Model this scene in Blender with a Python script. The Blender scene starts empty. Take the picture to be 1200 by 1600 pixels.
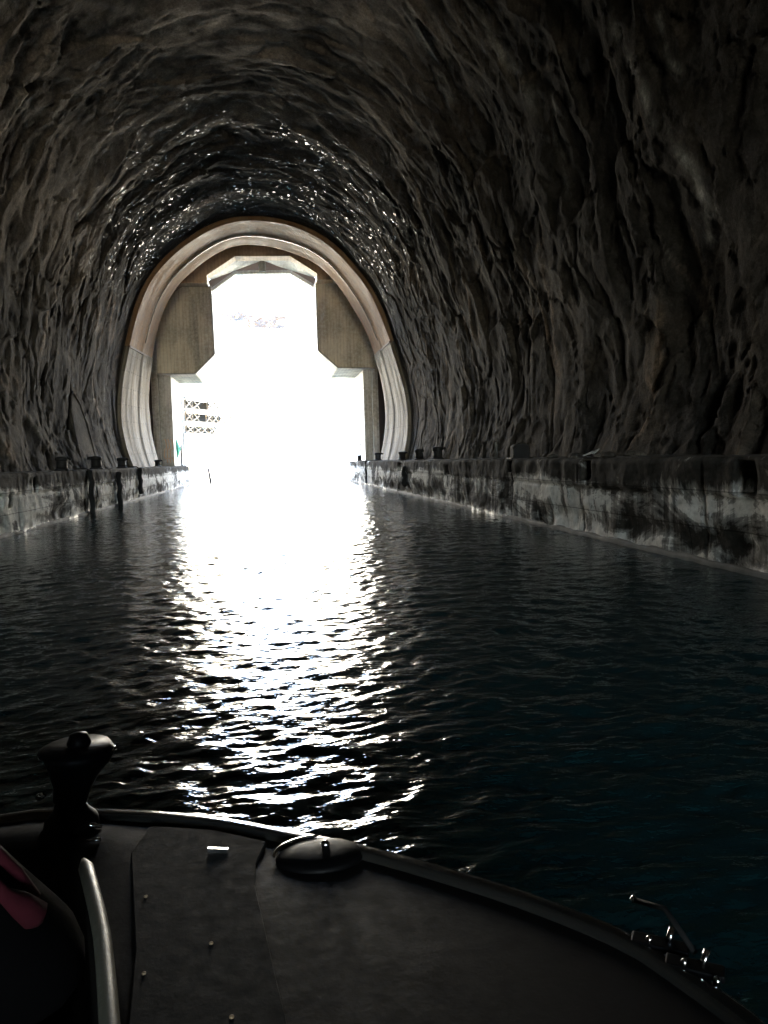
import bpy, bmesh, math, random
import numpy as np
from mathutils import Vector, Matrix
random.seed(7)
SC = bpy.context.scene
COL = SC.collection
R = math.radians

# ------------------------------------------------------------------ camera frame (used for the camera and to read off real positions)
F = 1200.0
_dy = np.array([(424-600)/F, -(722-800)/F, -1.0]); _p2 = _dy+np.array([1, .028, 0])
EY = _dy/np.linalg.norm(_dy); EZ = np.cross(_p2, _dy); EZ /= np.linalg.norm(EZ)
if EZ[1] < 0: EZ = -EZ
EX = np.cross(EY, EZ); RM = np.array([EX, EY, EZ]); CP = np.array([0, 0, 1.33])
def ray(px, py): return RM@np.array([(px-600)/F, -(py-800)/F, -1.0])
def W(px, py, D):
    d = ray(px, py); return CP+d*D/d[1]
def Wz(px, py, z):
    d = ray(px, py); return CP+d*(z-CP[2])/d[2]
def XZ(px, py, D):
    p = W(px, py, D); return (p[0], p[2])

# ------------------------------------------------------------------ noise
_rng = np.random.default_rng(11)
_perm = _rng.permutation(256); _perm = np.concatenate([_perm, _perm, _perm])
_g = _rng.normal(size=(256, 3)); _g /= np.linalg.norm(_g, axis=1)[:, None]
def perlin(x, y, z):
    x, y, z = np.broadcast_arrays(np.asarray(x, float), np.asarray(y, float), np.asarray(z, float))
    xi, yi, zi = np.floor(x).astype(int), np.floor(y).astype(int), np.floor(z).astype(int)
    xf, yf, zf = x-xi, y-yi, z-zi
    xi, yi, zi = xi & 255, yi & 255, zi & 255
    u, v, w = [t*t*t*(t*(t*6-15)+10) for t in (xf, yf, zf)]
    def gr(a, b, c):
        h = _perm[_perm[_perm[xi+a]+yi+b]+zi+c] & 255
        g = _g[h]
        return g[..., 0]*(xf-a)+g[..., 1]*(yf-b)+g[..., 2]*(zf-c)
    x00 = gr(0,0,0)*(1-u)+gr(1,0,0)*u; x10 = gr(0,1,0)*(1-u)+gr(1,1,0)*u
    x01 = gr(0,0,1)*(1-u)+gr(1,0,1)*u; x11 = gr(0,1,1)*(1-u)+gr(1,1,1)*u
    return ((x00*(1-v)+x10*v)*(1-w)+(x01*(1-v)+x11*v)*w)*1.5
def fbm(x, y, z, n=4):
    s = 0; a = 1; f = 1
    for _ in range(n):
        s = s+a*perlin(x*f, y*f, np.asarray(z)*f+f*3.7); a *= .5; f *= 2.03
    return s
def ridged(x, y, z):
    return 1-np.abs(perlin(x, y, z))*2
def facets(x, y, seed, tilt):
    # broken rock: every cell is a small tilted plane of its own
    xi, yi = np.floor(x).astype(int), np.floor(y).astype(int)
    best = np.full(x.shape, 1e9); sec = np.full(x.shape, 1e9); val = np.zeros(x.shape)
    rg = np.random.default_rng(seed); T = rg.random((128, 128, 5))
    for dx in (-1, 0, 1):
        for dy in (-1, 0, 1):
            t = T[(xi+dx) & 127, (yi+dy) & 127]
            rx, ry = x-(xi+dx+t[..., 0]), y-(yi+dy+t[..., 1])
            dd = rx*rx+ry*ry
            v = (t[..., 2]-.5)+tilt*((t[..., 3]-.5)*2*rx+(t[..., 4]-.5)*2*ry)
            near = dd < best
            sec = np.where(near, best, np.minimum(sec, dd)); val = np.where(near, v, val); best = np.where(near, dd, best)
    return val, np.sqrt(sec)-np.sqrt(best)
def sstep(a, b, x):
    t = np.clip((x-a)/(b-a), 0, 1); return t*t*(3-2*t)

# ------------------------------------------------------------------ object helpers
def link(name, me, mat=None, parent=None, smooth=False):
    o = bpy.data.objects.new(name, me); COL.objects.link(o)
    if mat: me.materials.append(mat)
    if parent: o.parent = parent
    if smooth: me.polygons.foreach_set('use_smooth', [True]*len(me.polygons))
    return o
def tag(o, label, cat=None, group=None, kind=None):
    o['label'] = label
    if cat: o['category'] = cat
    if group: o['group'] = group
    if kind: o['kind'] = kind
    return o
def thing(name, label, cat, loc=(0,0,0), group=None):
    o = bpy.data.objects.new(name, None); COL.objects.link(o); o.location = loc
    o.empty_display_size = .2
    return tag(o, label, cat, group)
def mesh(name, vs, fs, mat=None, parent=None, smooth=False):
    me = bpy.data.meshes.new(name); me.from_pydata([tuple(v) for v in vs], [], [tuple(f) for f in fs]); me.update()
    return link(name, me, mat, parent, smooth)
def grid_mesh(name, P, mat=None, parent=None, smooth=True, flip=False, attrs=None, closed=False):
    n, m = P.shape[:2]
    me = bpy.data.meshes.new(name)
    me.vertices.add(n*m); me.vertices.foreach_set('co', P.reshape(-1).astype(np.float32))
    mm = m if closed else m-1
    i, j = np.meshgrid(np.arange(n-1), np.arange(mm), indexing='ij')
    j2 = (j+1) % m
    q = np.stack([i*m+j, (i+1)*m+j, (i+1)*m+j2, i*m+j2], -1).reshape(-1, 4)
    if flip: q = q[:, ::-1]
    k = len(q)
    me.loops.add(k*4); me.polygons.add(k)
    me.loops.foreach_set('vertex_index', q.reshape(-1).astype(np.int32))
    me.polygons.foreach_set('loop_start', np.arange(0, k*4, 4, dtype=np.int32))
    me.update(calc_edges=True); me.validate()
    for an, av in (attrs or {}).items():
        a = me.attributes.new(an, 'FLOAT', 'POINT'); a.data.foreach_set('value', av.reshape(-1).astype(np.float32))
    return link(name, me, mat, parent, smooth)
class MB:
    """collects simple solids and builds ONE mesh object"""
    def __init__(s): s.v = []; s.f = []
    def add(s, vs, fs):
        b = len(s.v); s.v += [tuple(v) for v in vs]; s.f += [tuple(b+i for i in f) for f in fs]; return s
    def box(s, a, b):
        (x0,y0,z0), (x1,y1,z1) = a, b
        return s.add([(x0,y0,z0),(x1,y0,z0),(x1,y1,z0),(x0,y1,z0),(x0,y0,z1),(x1,y0,z1),(x1,y1,z1),(x0,y1,z1)],
                     [(3,2,1,0),(4,5,6,7),(0,1,5,4),(1,2,6,5),(2,3,7,6),(3,0,4,7)])
    def prism(s, xz, y0, y1):
        n = len(xz)
        return s.add([(x,y0,z) for x,z in xz]+[(x,y1,z) for x,z in xz],
                     [tuple(range(n)), tuple(range(2*n-1, n-1, -1))]+[(i, i+n, (i+1)%n+n, (i+1)%n) for i in range(n)])
    def prismz(s, xy, z0, z1):
        n = len(xy)
        return s.add([(x,y,z0) for x,y in xy]+[(x,y,z1) for x,y in xy],
                     [tuple(range(n-1,-1,-1)), tuple(range(n, 2*n))]+[(i, (i+1)%n, (i+1)%n+n, i+n) for i in range(n)])
    def bar(s, a, b, w, h=None):
        h = h or w
        a, b = Vector(a), Vector(b); d = (b-a).normalized()
        u = d.cross(Vector((0,0,1)))
        u = u.normalized() if u.length > .01 else Vector((1,0,0))
        v = u.cross(d)
        vs = [p+u*sx*w/2+v*sz*h/2 for p in (a,b) for sx,sz in ((-1,-1),(1,-1),(1,1),(-1,1))]
        return s.add(vs, [(0,1,2,3),(7,6,5,4),(0,4,5,1),(1,5,6,2),(2,6,7,3),(3,7,4,0)])
    def tube(s, pts, r, n=10):
        pts = [Vector(p) for p in pts]; rs = r if isinstance(r, (list, tuple)) else [r]*len(pts)
        vs = []; fs = []
        pu = None
        for i, p in enumerate(pts):
            d = (pts[min(i+1, len(pts)-1)]-pts[max(i-1, 0)]).normalized()
            if pu is None:
                u = d.cross(Vector((0,0,1))); u = u.normalized() if u.length > .05 else Vector((1,0,0))
            else:
                u = (pu-d*pu.dot(d)).normalized()
            pu = u; v = d.cross(u)
            for k in range(n):
                a = 2*math.pi*k/n; vs.append(p+(u*math.cos(a)+v*math.sin(a))*rs[i])
        for i in range(len(pts)-1):
            for k in range(n):
                fs.append((i*n+k, i*n+(k+1)%n, (i+1)*n+(k+1)%n, (i+1)*n+k))
        fs += [tuple(range(n-1,-1,-1)), tuple((len(pts)-1)*n+k for k in range(n))]
        return s.add(vs, fs)
    def lathe(s, prof, c=(0,0,0), n=20, sx=1, sy=1):
        vs = []; fs = []
        for r, z in prof:
            for k in range(n):
                a = 2*math.pi*k/n; vs.append((c[0]+r*sx*math.cos(a), c[1]+r*sy*math.sin(a), c[2]+z))
        for i in range(len(prof)-1):
            for k in range(n):
                fs.append((i*n+k, i*n+(k+1)%n, (i+1)*n+(k+1)%n, (i+1)*n+k))
        fs += [tuple(range(n-1,-1,-1)), tuple((len(prof)-1)*n+k for k in range(n))]
        return s.add(vs, fs)
    def build(s, name, mat, parent=None, smooth=False, bevel=0):
        o = mesh(name, s.v, s.f, mat, parent, smooth)
        bm = bmesh.new(); bm.from_mesh(o.data); bmesh.ops.recalc_face_normals(bm, faces=bm.faces[:]); bm.to_mesh(o.data); bm.free()
        if bevel:
            m = o.modifiers.new('b', 'BEVEL'); m.width = bevel; m.segments = 2; m.limit_method = 'ANGLE'
        return o

# ------------------------------------------------------------------ materials
class NT:
    def __init__(s, name):
        s.m = bpy.data.materials.new(name); s.m.use_nodes = True; s.t = s.m.node_tree; s.n = s.t.nodes
        s.b = s.n['Principled BSDF']; s.co = s.n.new('ShaderNodeTexCoord').outputs['Object']
    def new(s, typ, **kw):
        n = s.n.new(typ)
        for k, v in kw.items(): setattr(n, k, v)
        return n
    def L(s, a, b): s.t.links.new(a, b)
    def noise(s, scale=(1,1,1), sc=1.0, detail=5, rough=.6, dist=0):
        mp = s.new('ShaderNodeMapping'); mp.inputs['Scale'].default_value = scale; s.L(s.co, mp.inputs['Vector'])
        n = s.new('ShaderNodeTexNoise'); n.inputs['Scale'].default_value = sc; n.inputs['Detail'].default_value = detail
        n.inputs['Roughness'].default_value = rough; n.inputs['Distortion'].default_value = dist
        s.L(mp.outputs[0], n.inputs['Vector']); return n.outputs['Fac']
    def voronoi(s, scale=(1,1,1), sc=1.0, feature='F1'):
        mp = s.new('ShaderNodeMapping'); mp.inputs['Scale'].default_value = scale; s.L(s.co, mp.inputs['Vector'])
        n = s.new('ShaderNodeTexVoronoi'); n.feature = feature; n.inputs['Scale'].default_value = sc
        s.L(mp.outputs[0], n.inputs['Vector']); return n.outputs['Distance']
    def ramp(s, src, pts, interp='LINEAR'):
        r = s.new('ShaderNodeValToRGB'); e = r.color_ramp.elements; r.color_ramp.interpolation = interp
        while len(e) < len(pts): e.new(.5)
        for k, (p, c) in enumerate(pts):
            e[k].position = p
            e[k].color = (c, c, c, 1) if not isinstance(c, tuple) else (*c, 1)
        s.L(src, r.inputs[0]); return r.outputs[0]
    def mix(s, fac, a, b, mode='MIX'):
        n = s.new('ShaderNodeMix', data_type='RGBA', blend_type=mode)
        for sock, val in ((n.inputs['Factor'], fac), (n.inputs['A'], a), (n.inputs['B'], b)):
            if hasattr(val, 'node'): s.L(val, sock)
            elif isinstance(val, (int, float)) and sock.type != 'VALUE': sock.default_value = (val, val, val, 1)
            elif isinstance(val, tuple): sock.default_value = (*val, 1)
            else: sock.default_value = val
        return n.outputs['Result']
    def math(s, op, a, b=0.0):
        n = s.new('ShaderNodeMath', operation=op)
        for k, v in enumerate((a, b)):
            if hasattr(v, 'node'): s.L(v, n.inputs[k])
            else: n.inputs[k].default_value = v
        return n.outputs[0]
    def attr(s, name): return s.new('ShaderNodeAttribute', attribute_name=name).outputs['Fac']
    def sep(s):
        n = s.new('ShaderNodeSeparateXYZ'); s.L(s.co, n.inputs[0]); return n.outputs
    def bump(s, h, strength=.5, dist=.05, prev=None):
        n = s.new('ShaderNodeBump'); n.inputs['Strength'].default_value = strength; n.inputs['Distance'].default_value = dist
        s.L(h, n.inputs['Height'])
        if prev: s.L(prev, n.inputs['Normal'])
        return n.outputs[0]
    def done(s, color, rough=.8, normal=None, spec=None, metal=0, ior=None):
        for k, v in (('Base Color', color), ('Roughness', rough), ('Normal', normal), ('Specular IOR Level', spec), ('Metallic', metal), ('IOR', ior)):
            if v is None: continue
            if hasattr(v, 'node'): s.L(v, s.b.inputs[k])
            elif isinstance(v, tuple): s.b.inputs[k].default_value = (*v, 1)
            else: s.b.inputs[k].default_value = v
        return s.m

def plain(name, c, rough=.6, metal=0, var=.25, sc=8, spec=.5):
    t = NT(name); n = t.noise(sc=sc)
    col = t.mix(n, tuple(x*(1-var) for x in c), tuple(min(1, x*(1+var)) for x in c))
    return t.done(col, t.ramp(t.noise(sc=sc*2), [(.3, max(.02, rough-.1)), (.7, min(1, rough+.1))]), t.bump(t.noise(sc=sc*6), .15, .004), metal=metal, spec=spec)

def rock_mat():
    t = NT('wet_rock')
    n1 = t.noise((1,1,1), .35, 6, .65, .6); n2 = t.noise((1,1,1), 2.2, 8, .7); n3 = t.noise((1,1,1), 9, 6, .7)
    base = t.ramp(n1, [(.3, (.021,.020,.018)), (.5, (.042,.037,.031)), (.62, (.062,.050,.038)), (.75, (.048,.045,.040))])
    base = t.mix(t.ramp(n2, [(.35, .0), (.7, 1.0)]), base, t.mix(.5, base, (.055,.050,.042)))
    rid = t.attr('ridge')                       # lime crust that grew on the crests of the rough sprayed lining
    base = t.mix(t.math('MULTIPLY', rid, t.ramp(n3, [(.3, .25), (.65, 1.0)])), base, t.mix(t.ramp(n1, [(.42, .0), (.58, 1.0)]), (.22,.205,.18), (.25,.175,.115)))
    base = t.mix(t.attr('rust'), base, (.34,.285,.23))  # paler tan tone over the upper vault
    base = t.mix(t.math('MULTIPLY', t.attr('calcite'), t.ramp(n2, [(.3, .35), (.6, 1.0)])), base, (.55,.55,.50))
    wet = t.attr('wet')
    base = t.mix(t.math('MULTIPLY', wet, .5), base, (.004,.004,.004))        # darker where soaked near the ring, and along the right wall
    blot = t.ramp(t.noise(sc=.9, detail=7, rough=.72), [(.36, .45), (.5, 1.0), (.66, 1.7)])
    base = t.mix(1.0, base, blot, 'MULTIPLY'); base = t.mix(1.0, base, t.ramp(t.noise(sc=14, detail=8, rough=.8), [(.3, .5), (.5, 1.0), (.72, 1.8)]), 'MULTIPLY')
    speck = t.math('MULTIPLY', t.attr('glint'), t.ramp(t.noise(sc=5.5, detail=4, rough=.6), [(.60, .0), (.645, 1.0)])); speck = t.math('MULTIPLY', speck, t.ramp(t.noise(sc=.8, detail=4, rough=.6), [(.42, .0), (.52, 1.0)]))
    rough = t.mix(speck, .92, .10); spec = t.mix(speck, .03, .6)
    b = t.bump(n2, .7, .06); b = t.bump(n3, .7, .022, b); b = t.bump(t.noise(sc=26, detail=6, rough=.75), .9, .022, b)
    return t.done(base, rough, b, spec=spec)

def lining_mat(name, c1, c2, streak, boards, ro=(.35,.62), sp_=.5):
    t = NT(name)
    n1 = t.noise((1,1,.35), .9, 6, .65, .4); n2 = t.noise(sc=7, detail=6)
    col = t.ramp(n1, [(.3, c1), (.55, c2), (.75, tuple(x*1.25 for x in c2))])
    st = t.ramp(t.noise((2.2, 2.6, .16), 1.4, 4, .6, .5), [(.45, 0.0), (.62, 1.0)])
    col = t.mix(t.math('MULTIPLY', st, .55), col, streak)
    col = t.mix(t.ramp(n2, [(.42, .0), (.7, .45)]), col, (.10,.085,.07))
    br = t.new('ShaderNodeTexBrick'); br.inputs['Scale'].default_value = 1; br.inputs['Mortar Size'].default_value = .012
    br.inputs['Brick Width'].default_value = 1.6; br.inputs['Row Height'].default_value = .22; br.inputs['Color1'].default_value = (1,1,1,1); br.inputs['Color2'].default_value = (.78,.78,.78,1); br.inputs['Mortar'].default_value = (.25,.25,.25,1)
    cx = t.new('ShaderNodeCombineXYZ'); sp = t.sep(); t.L(t.attr('arc'), cx.inputs[0]); t.L(sp[1], cx.inputs[1]); t.L(cx.outputs[0], br.inputs['Vector'])
    col = t.mix(boards, col, br.outputs['Color'], 'MULTIPLY')
    b = t.bump(br.outputs['Color'], .5*boards, .04); b = t.bump(n2, .5, .02, b); b = t.bump(t.noise(sc=45), .3, .005, b)
    return t.done(col, t.ramp(n1, [(.35, ro[0]), (.7, ro[1])]), b, spec=sp_)

def wall_mat(name, c1, c2, dark, rough=.75):
    t = NT(name)
    n1 = t.noise((1,1,.12), 1.1, 6, .65, .6); n2 = t.noise(sc=6, detail=7, rough=.7); n3 = t.noise((1,1,.7), .5, 3)
    col = t.ramp(n1, [(.34, dark), (.47, c1), (.60, c2), (.75, c1)])
    col = t.mix(t.ramp(n3, [(.45, .0), (.6, .55)]), col, tuple(x*.75 for x in dark))
    col = t.mix(t.ramp(n2, [(.4, 0.0), (.75, .5)]), col, tuple(min(.8, x*1.6) for x in c2))
    wv = t.new('ShaderNodeTexWave', wave_type='BANDS', bands_direction='X'); wv.inputs['Scale'].default_value = 1.6; wv.inputs['Distortion'].default_value = .6; t.L(t.co, wv.inputs['Vector'])
    col = t.mix(t.math('MULTIPLY', t.ramp(wv.outputs['Fac'], [(.0, 1.0), (.08, .0)]), .35), col, tuple(x*.5 for x in dark))
    b = t.bump(wv.outputs['Fac'], .15, .03); b = t.bump(n2, .45, .02, b); b = t.bump(t.noise(sc=40), .3, .006, b)
    return t.done(col, rough, b)

def quay_mat():
    t = NT('quay_concrete')
    sp = t.sep(); z = sp[2]
    n1 = t.noise((.8,.35,.8), 1.5, 8, .68, 1.2); st = t.noise((3.0,3.0,.22), 1.7, 6, .65, .5); n2 = t.noise(sc=9, detail=7, rough=.7); big = t.noise((1,.25,1), .5, 3)
    hz = t.ramp(t.math('DIVIDE', z, 1.3), [(.0, .62), (.20, .42), (.55, .66), (.68, .50), (.80, .10), (1.0, .0)])
    m = t.math('ADD', t.math('MULTIPLY', n1, .95), t.math('MULTIPLY', st, .4)); m = t.math('ADD', m, t.math('MULTIPLY', big, .85))
    m = t.math('ADD', m, t.math('MULTIPLY', hz, .42))
    lime = t.ramp(m, [(.0, 0.0), (.30, 0.0), (.42, 1.0), (1, 1.0)]) if False else t.ramp(t.math('SUBTRACT', m, .95), [(.27, 0.0), (.32, .22), (.37, .35), (.40, 1.0)])
    dark = t.ramp(n2, [(.3, (.012,.0115,.010)), (.55, (.028,.026,.022)), (.75, (.050,.045,.037))])
    pale = t.ramp(n2, [(.25, (.30,.295,.27)), (.5, (.62,.61,.57)), (.75, (.80,.79,.75))])
    col = t.mix(lime, dark, pale)
    br = t.new('ShaderNodeTexBrick'); br.inputs['Scale'].default_value = 1; br.inputs['Brick Width'].default_value = 1.15; br.inputs['Row Height'].default_value = .43; br.inputs['Mortar Size'].default_value = .009
    br.inputs['Color1'].default_value = (1,1,1,1); br.inputs['Color2'].default_value = (.88,.88,.88,1); br.inputs['Mortar'].default_value = (.3,.3,.3,1)
    cx = t.new('ShaderNodeCombineXYZ'); t.L(sp[1], cx.inputs[0]); t.L(z, cx.inputs[1]); t.L(cx.outputs[0], br.inputs['Vector'])
    col = t.mix(.8, col, br.outputs['Color'], 'MULTIPLY')
    wetb = t.ramp(z, [(.05, .5), (.14, .95)])
    b = t.bump(n1, .5, .05); b = t.bump(n2, .6, .02, b); b = t.bump(br.outputs['Color'], .4, .02, b); b = t.bump(t.noise(sc=50), .3, .006, b)
    return t.done(col, wetb, b, spec=t.ramp(z, [(.04, .12), (.10, .03)]))

def water_mat():
    t = NT('sea_water')
    n = t.noise((1, 1.6, 1), 9, 3, .55, .4); n2 = t.noise((1,1.3,1), 26, 2, .5)
    n3 = t.noise((.55, 1.7, 1), 2.6, 4, .6, .5); b = t.bump(n3, .35, .05); b = t.bump(n, .42, .02, b); b = t.bump(n2, .25, .006, b)
    return t.done((.004,.019,.021), .06, b, ior=1.333)

def hill_mat():
    t = NT('limestone_slope')
    n = t.noise(sc=.16, detail=8, rough=.7, dist=1.0); n2 = t.noise(sc=.9, detail=6)
    col = t.ramp(n, [(.36, (.10,.10,.05)), (.44, (.34,.30,.22)), (.6, (.50,.47,.41)), (.8, (.40,.36,.29))])
    col = t.mix(t.ramp(n2, [(.62, 0.0), (.70, .6)]), col, (.10,.11,.05))
    return t.done(col, .9, t.bump(n2, .6, .3))

M = dict(
    rock=rock_mat(),
    lin_up=lining_mat('brown_lining_concrete', (.15,.078,.038), (.25,.145,.075), (.27,.19,.12), .35, (.55,.85), .03),
    lin_lo=lining_mat('board_marked_concrete', (.095,.078,.055), (.165,.138,.102), (.26,.24,.20), .9, (.7,.9), .08),
    panel=wall_mat('stained_brown_concrete', (.47,.40,.29), (.62,.545,.41), (.22,.19,.14)),
    lintel=wall_mat('lintel_brown_concrete', (.38,.275,.18), (.48,.36,.24), (.22,.165,.115)),
    pale=wall_mat('pale_concrete', (.27,.255,.22), (.35,.335,.295), (.18,.165,.14)),
    pillar=wall_mat('pillar_concrete', (.36,.335,.285), (.50,.47,.41), (.22,.195,.155)),
    recess=plain('dark_brown_recess', (.05,.032,.022), .9, sc=2, spec=.05),
    niche=plain('old_dark_concrete', (.032,.029,.024), .9, var=.6, sc=4, spec=.05),
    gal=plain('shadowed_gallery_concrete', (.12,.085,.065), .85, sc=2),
    quay=quay_mat(), water=water_mat(), hill=hill_mat(),
    footing=plain('lime_crusted_footing', (.09,.086,.078), .8, var=.7, sc=5, spec=.08),
    iron=plain('black_iron', (.010,.0095,.009), .65, sc=12, spec=.12),
    wetlip=plain('wet_rounded_concrete', (.15,.11,.08), .24, var=.3, sc=3),
    gate=plain('dark_gate_steel', (.030,.020,.009), .85, var=.5, sc=9, spec=.05),
    rust=plain('rusty_steel', (.20,.14,.08), .8, var=.5, sc=9),
    rubber=plain('old_black_rubber', (.010,.010,.010), .8, sc=14, spec=.06),
    steel=plain('polished_steel', (.62,.62,.60), .14, 1, var=.05),
    gel_dark=plain('dark_deck', (.008,.007,.006), .65, var=.5, sc=14, spec=.07),
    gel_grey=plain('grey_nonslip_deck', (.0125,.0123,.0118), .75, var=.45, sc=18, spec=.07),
    hull=plain('dark_hull', (.02,.02,.022), .3, var=.08),
    lip=plain('pale_gunwale', (.012,.012,.011), .11, var=.05, spec=.65),
    coam=plain('olive_grey_vinyl', (.085,.083,.063), .48, var=.15, sc=20),
    black=plain('black_plastic', (.0016,.0016,.0018), .5, var=.2, spec=.05),
    cloth=plain('black_cloth', (.0016,.0016,.0018), .95, var=.3, sc=30, spec=.01),
    red=plain('crimson_cloth', (.022,.0025,.005), .95, var=.3, sc=30, spec=.1),
    skin=plain('skin', (.48,.30,.22), .5, var=.1), hair=plain('grey_hair', (.03,.025,.02), .7, var=.3, sc=60, spec=.2),
    white=plain('white_cloth', (.14,.14,.13), .8), leaf=plain('scrub_leaves', (.020,.010,.002), .8, var=.6, sc=2, spec=.05),
    green=plain('green_paint', (.10,.48,.30), .7), orange=plain('faded_orange_paint', (.55,.30,.16), .8),
)

# ------------------------------------------------------------------ profiles
def smooth_poly(pts, n, soft=False):
    pts = np.array(pts, float)
    P = [2*pts[0]-pts[1]]+list(pts)+[2*pts[-1]-pts[-2]]
    out = []
    for i in range(1, len(P)-2):
        p0, p1, p2, p3 = P[i-1], P[i], P[i+1], P[i+2]
        for s in np.linspace(0, 1, 24, endpoint=False):
            out.append(.5*((2*p1)+(-p0+p2)*s+(2*p0-5*p1+4*p2-p3)*s**2+(-p0+3*p1-3*p2+p3)*s**3))
    out.append(P[-2]); out = np.array(out)
    d = np.concatenate([[0], np.cumsum(np.linalg.norm(np.diff(out, axis=0), axis=1))])
    q = np.linspace(0, d[-1], n)
    res = np.stack([np.interp(q, d, out[:, k]) for k in range(out.shape[1])], 1)
    if soft:
        for _ in range(int(60*(n/240)**2)): res[1:-1] = res[1:-1]*.5+(res[:-2]+res[2:])*.25
    return res, d[-1]
def profile_normals(P):
    t = np.gradient(P, axis=0); t /= np.linalg.norm(t, axis=1)[:, None]
    return np.stack([-t[:, 1], t[:, 0]], 1)      # outward when walking left -> crown -> right

QL, QR, QZ = -5.22, 4.94, 1.25
near_pts = [(-6.15,.4),(-6.52,1.34),(-6.86,2.4),(-6.98,3.6),(-6.86,4.9),(-6.55,6.5),(-5.36,9.96),(-2.75,12.3),(-.28,12.90),(2.75,12.10),(5.10,9.55),(6.05,7.0),(6.45,5.66),(6.82,4.0),(6.84,2.7),(6.58,1.34),(6.25,.4)]
far_pts = [(-5.75,.4),(-6.08,1.3),(-6.38,2.6),(-6.50,4.2),(-6.26,6.72),(-5.05,10.43),(-2.30,12.80),(-.30,13.15),(3.05,12.1),(5.26,9.06),(6.00,7.1),(6.41,5.52),(6.56,3.83),(6.44,2.5),(6.12,1.3),(5.8,.4)]

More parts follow.
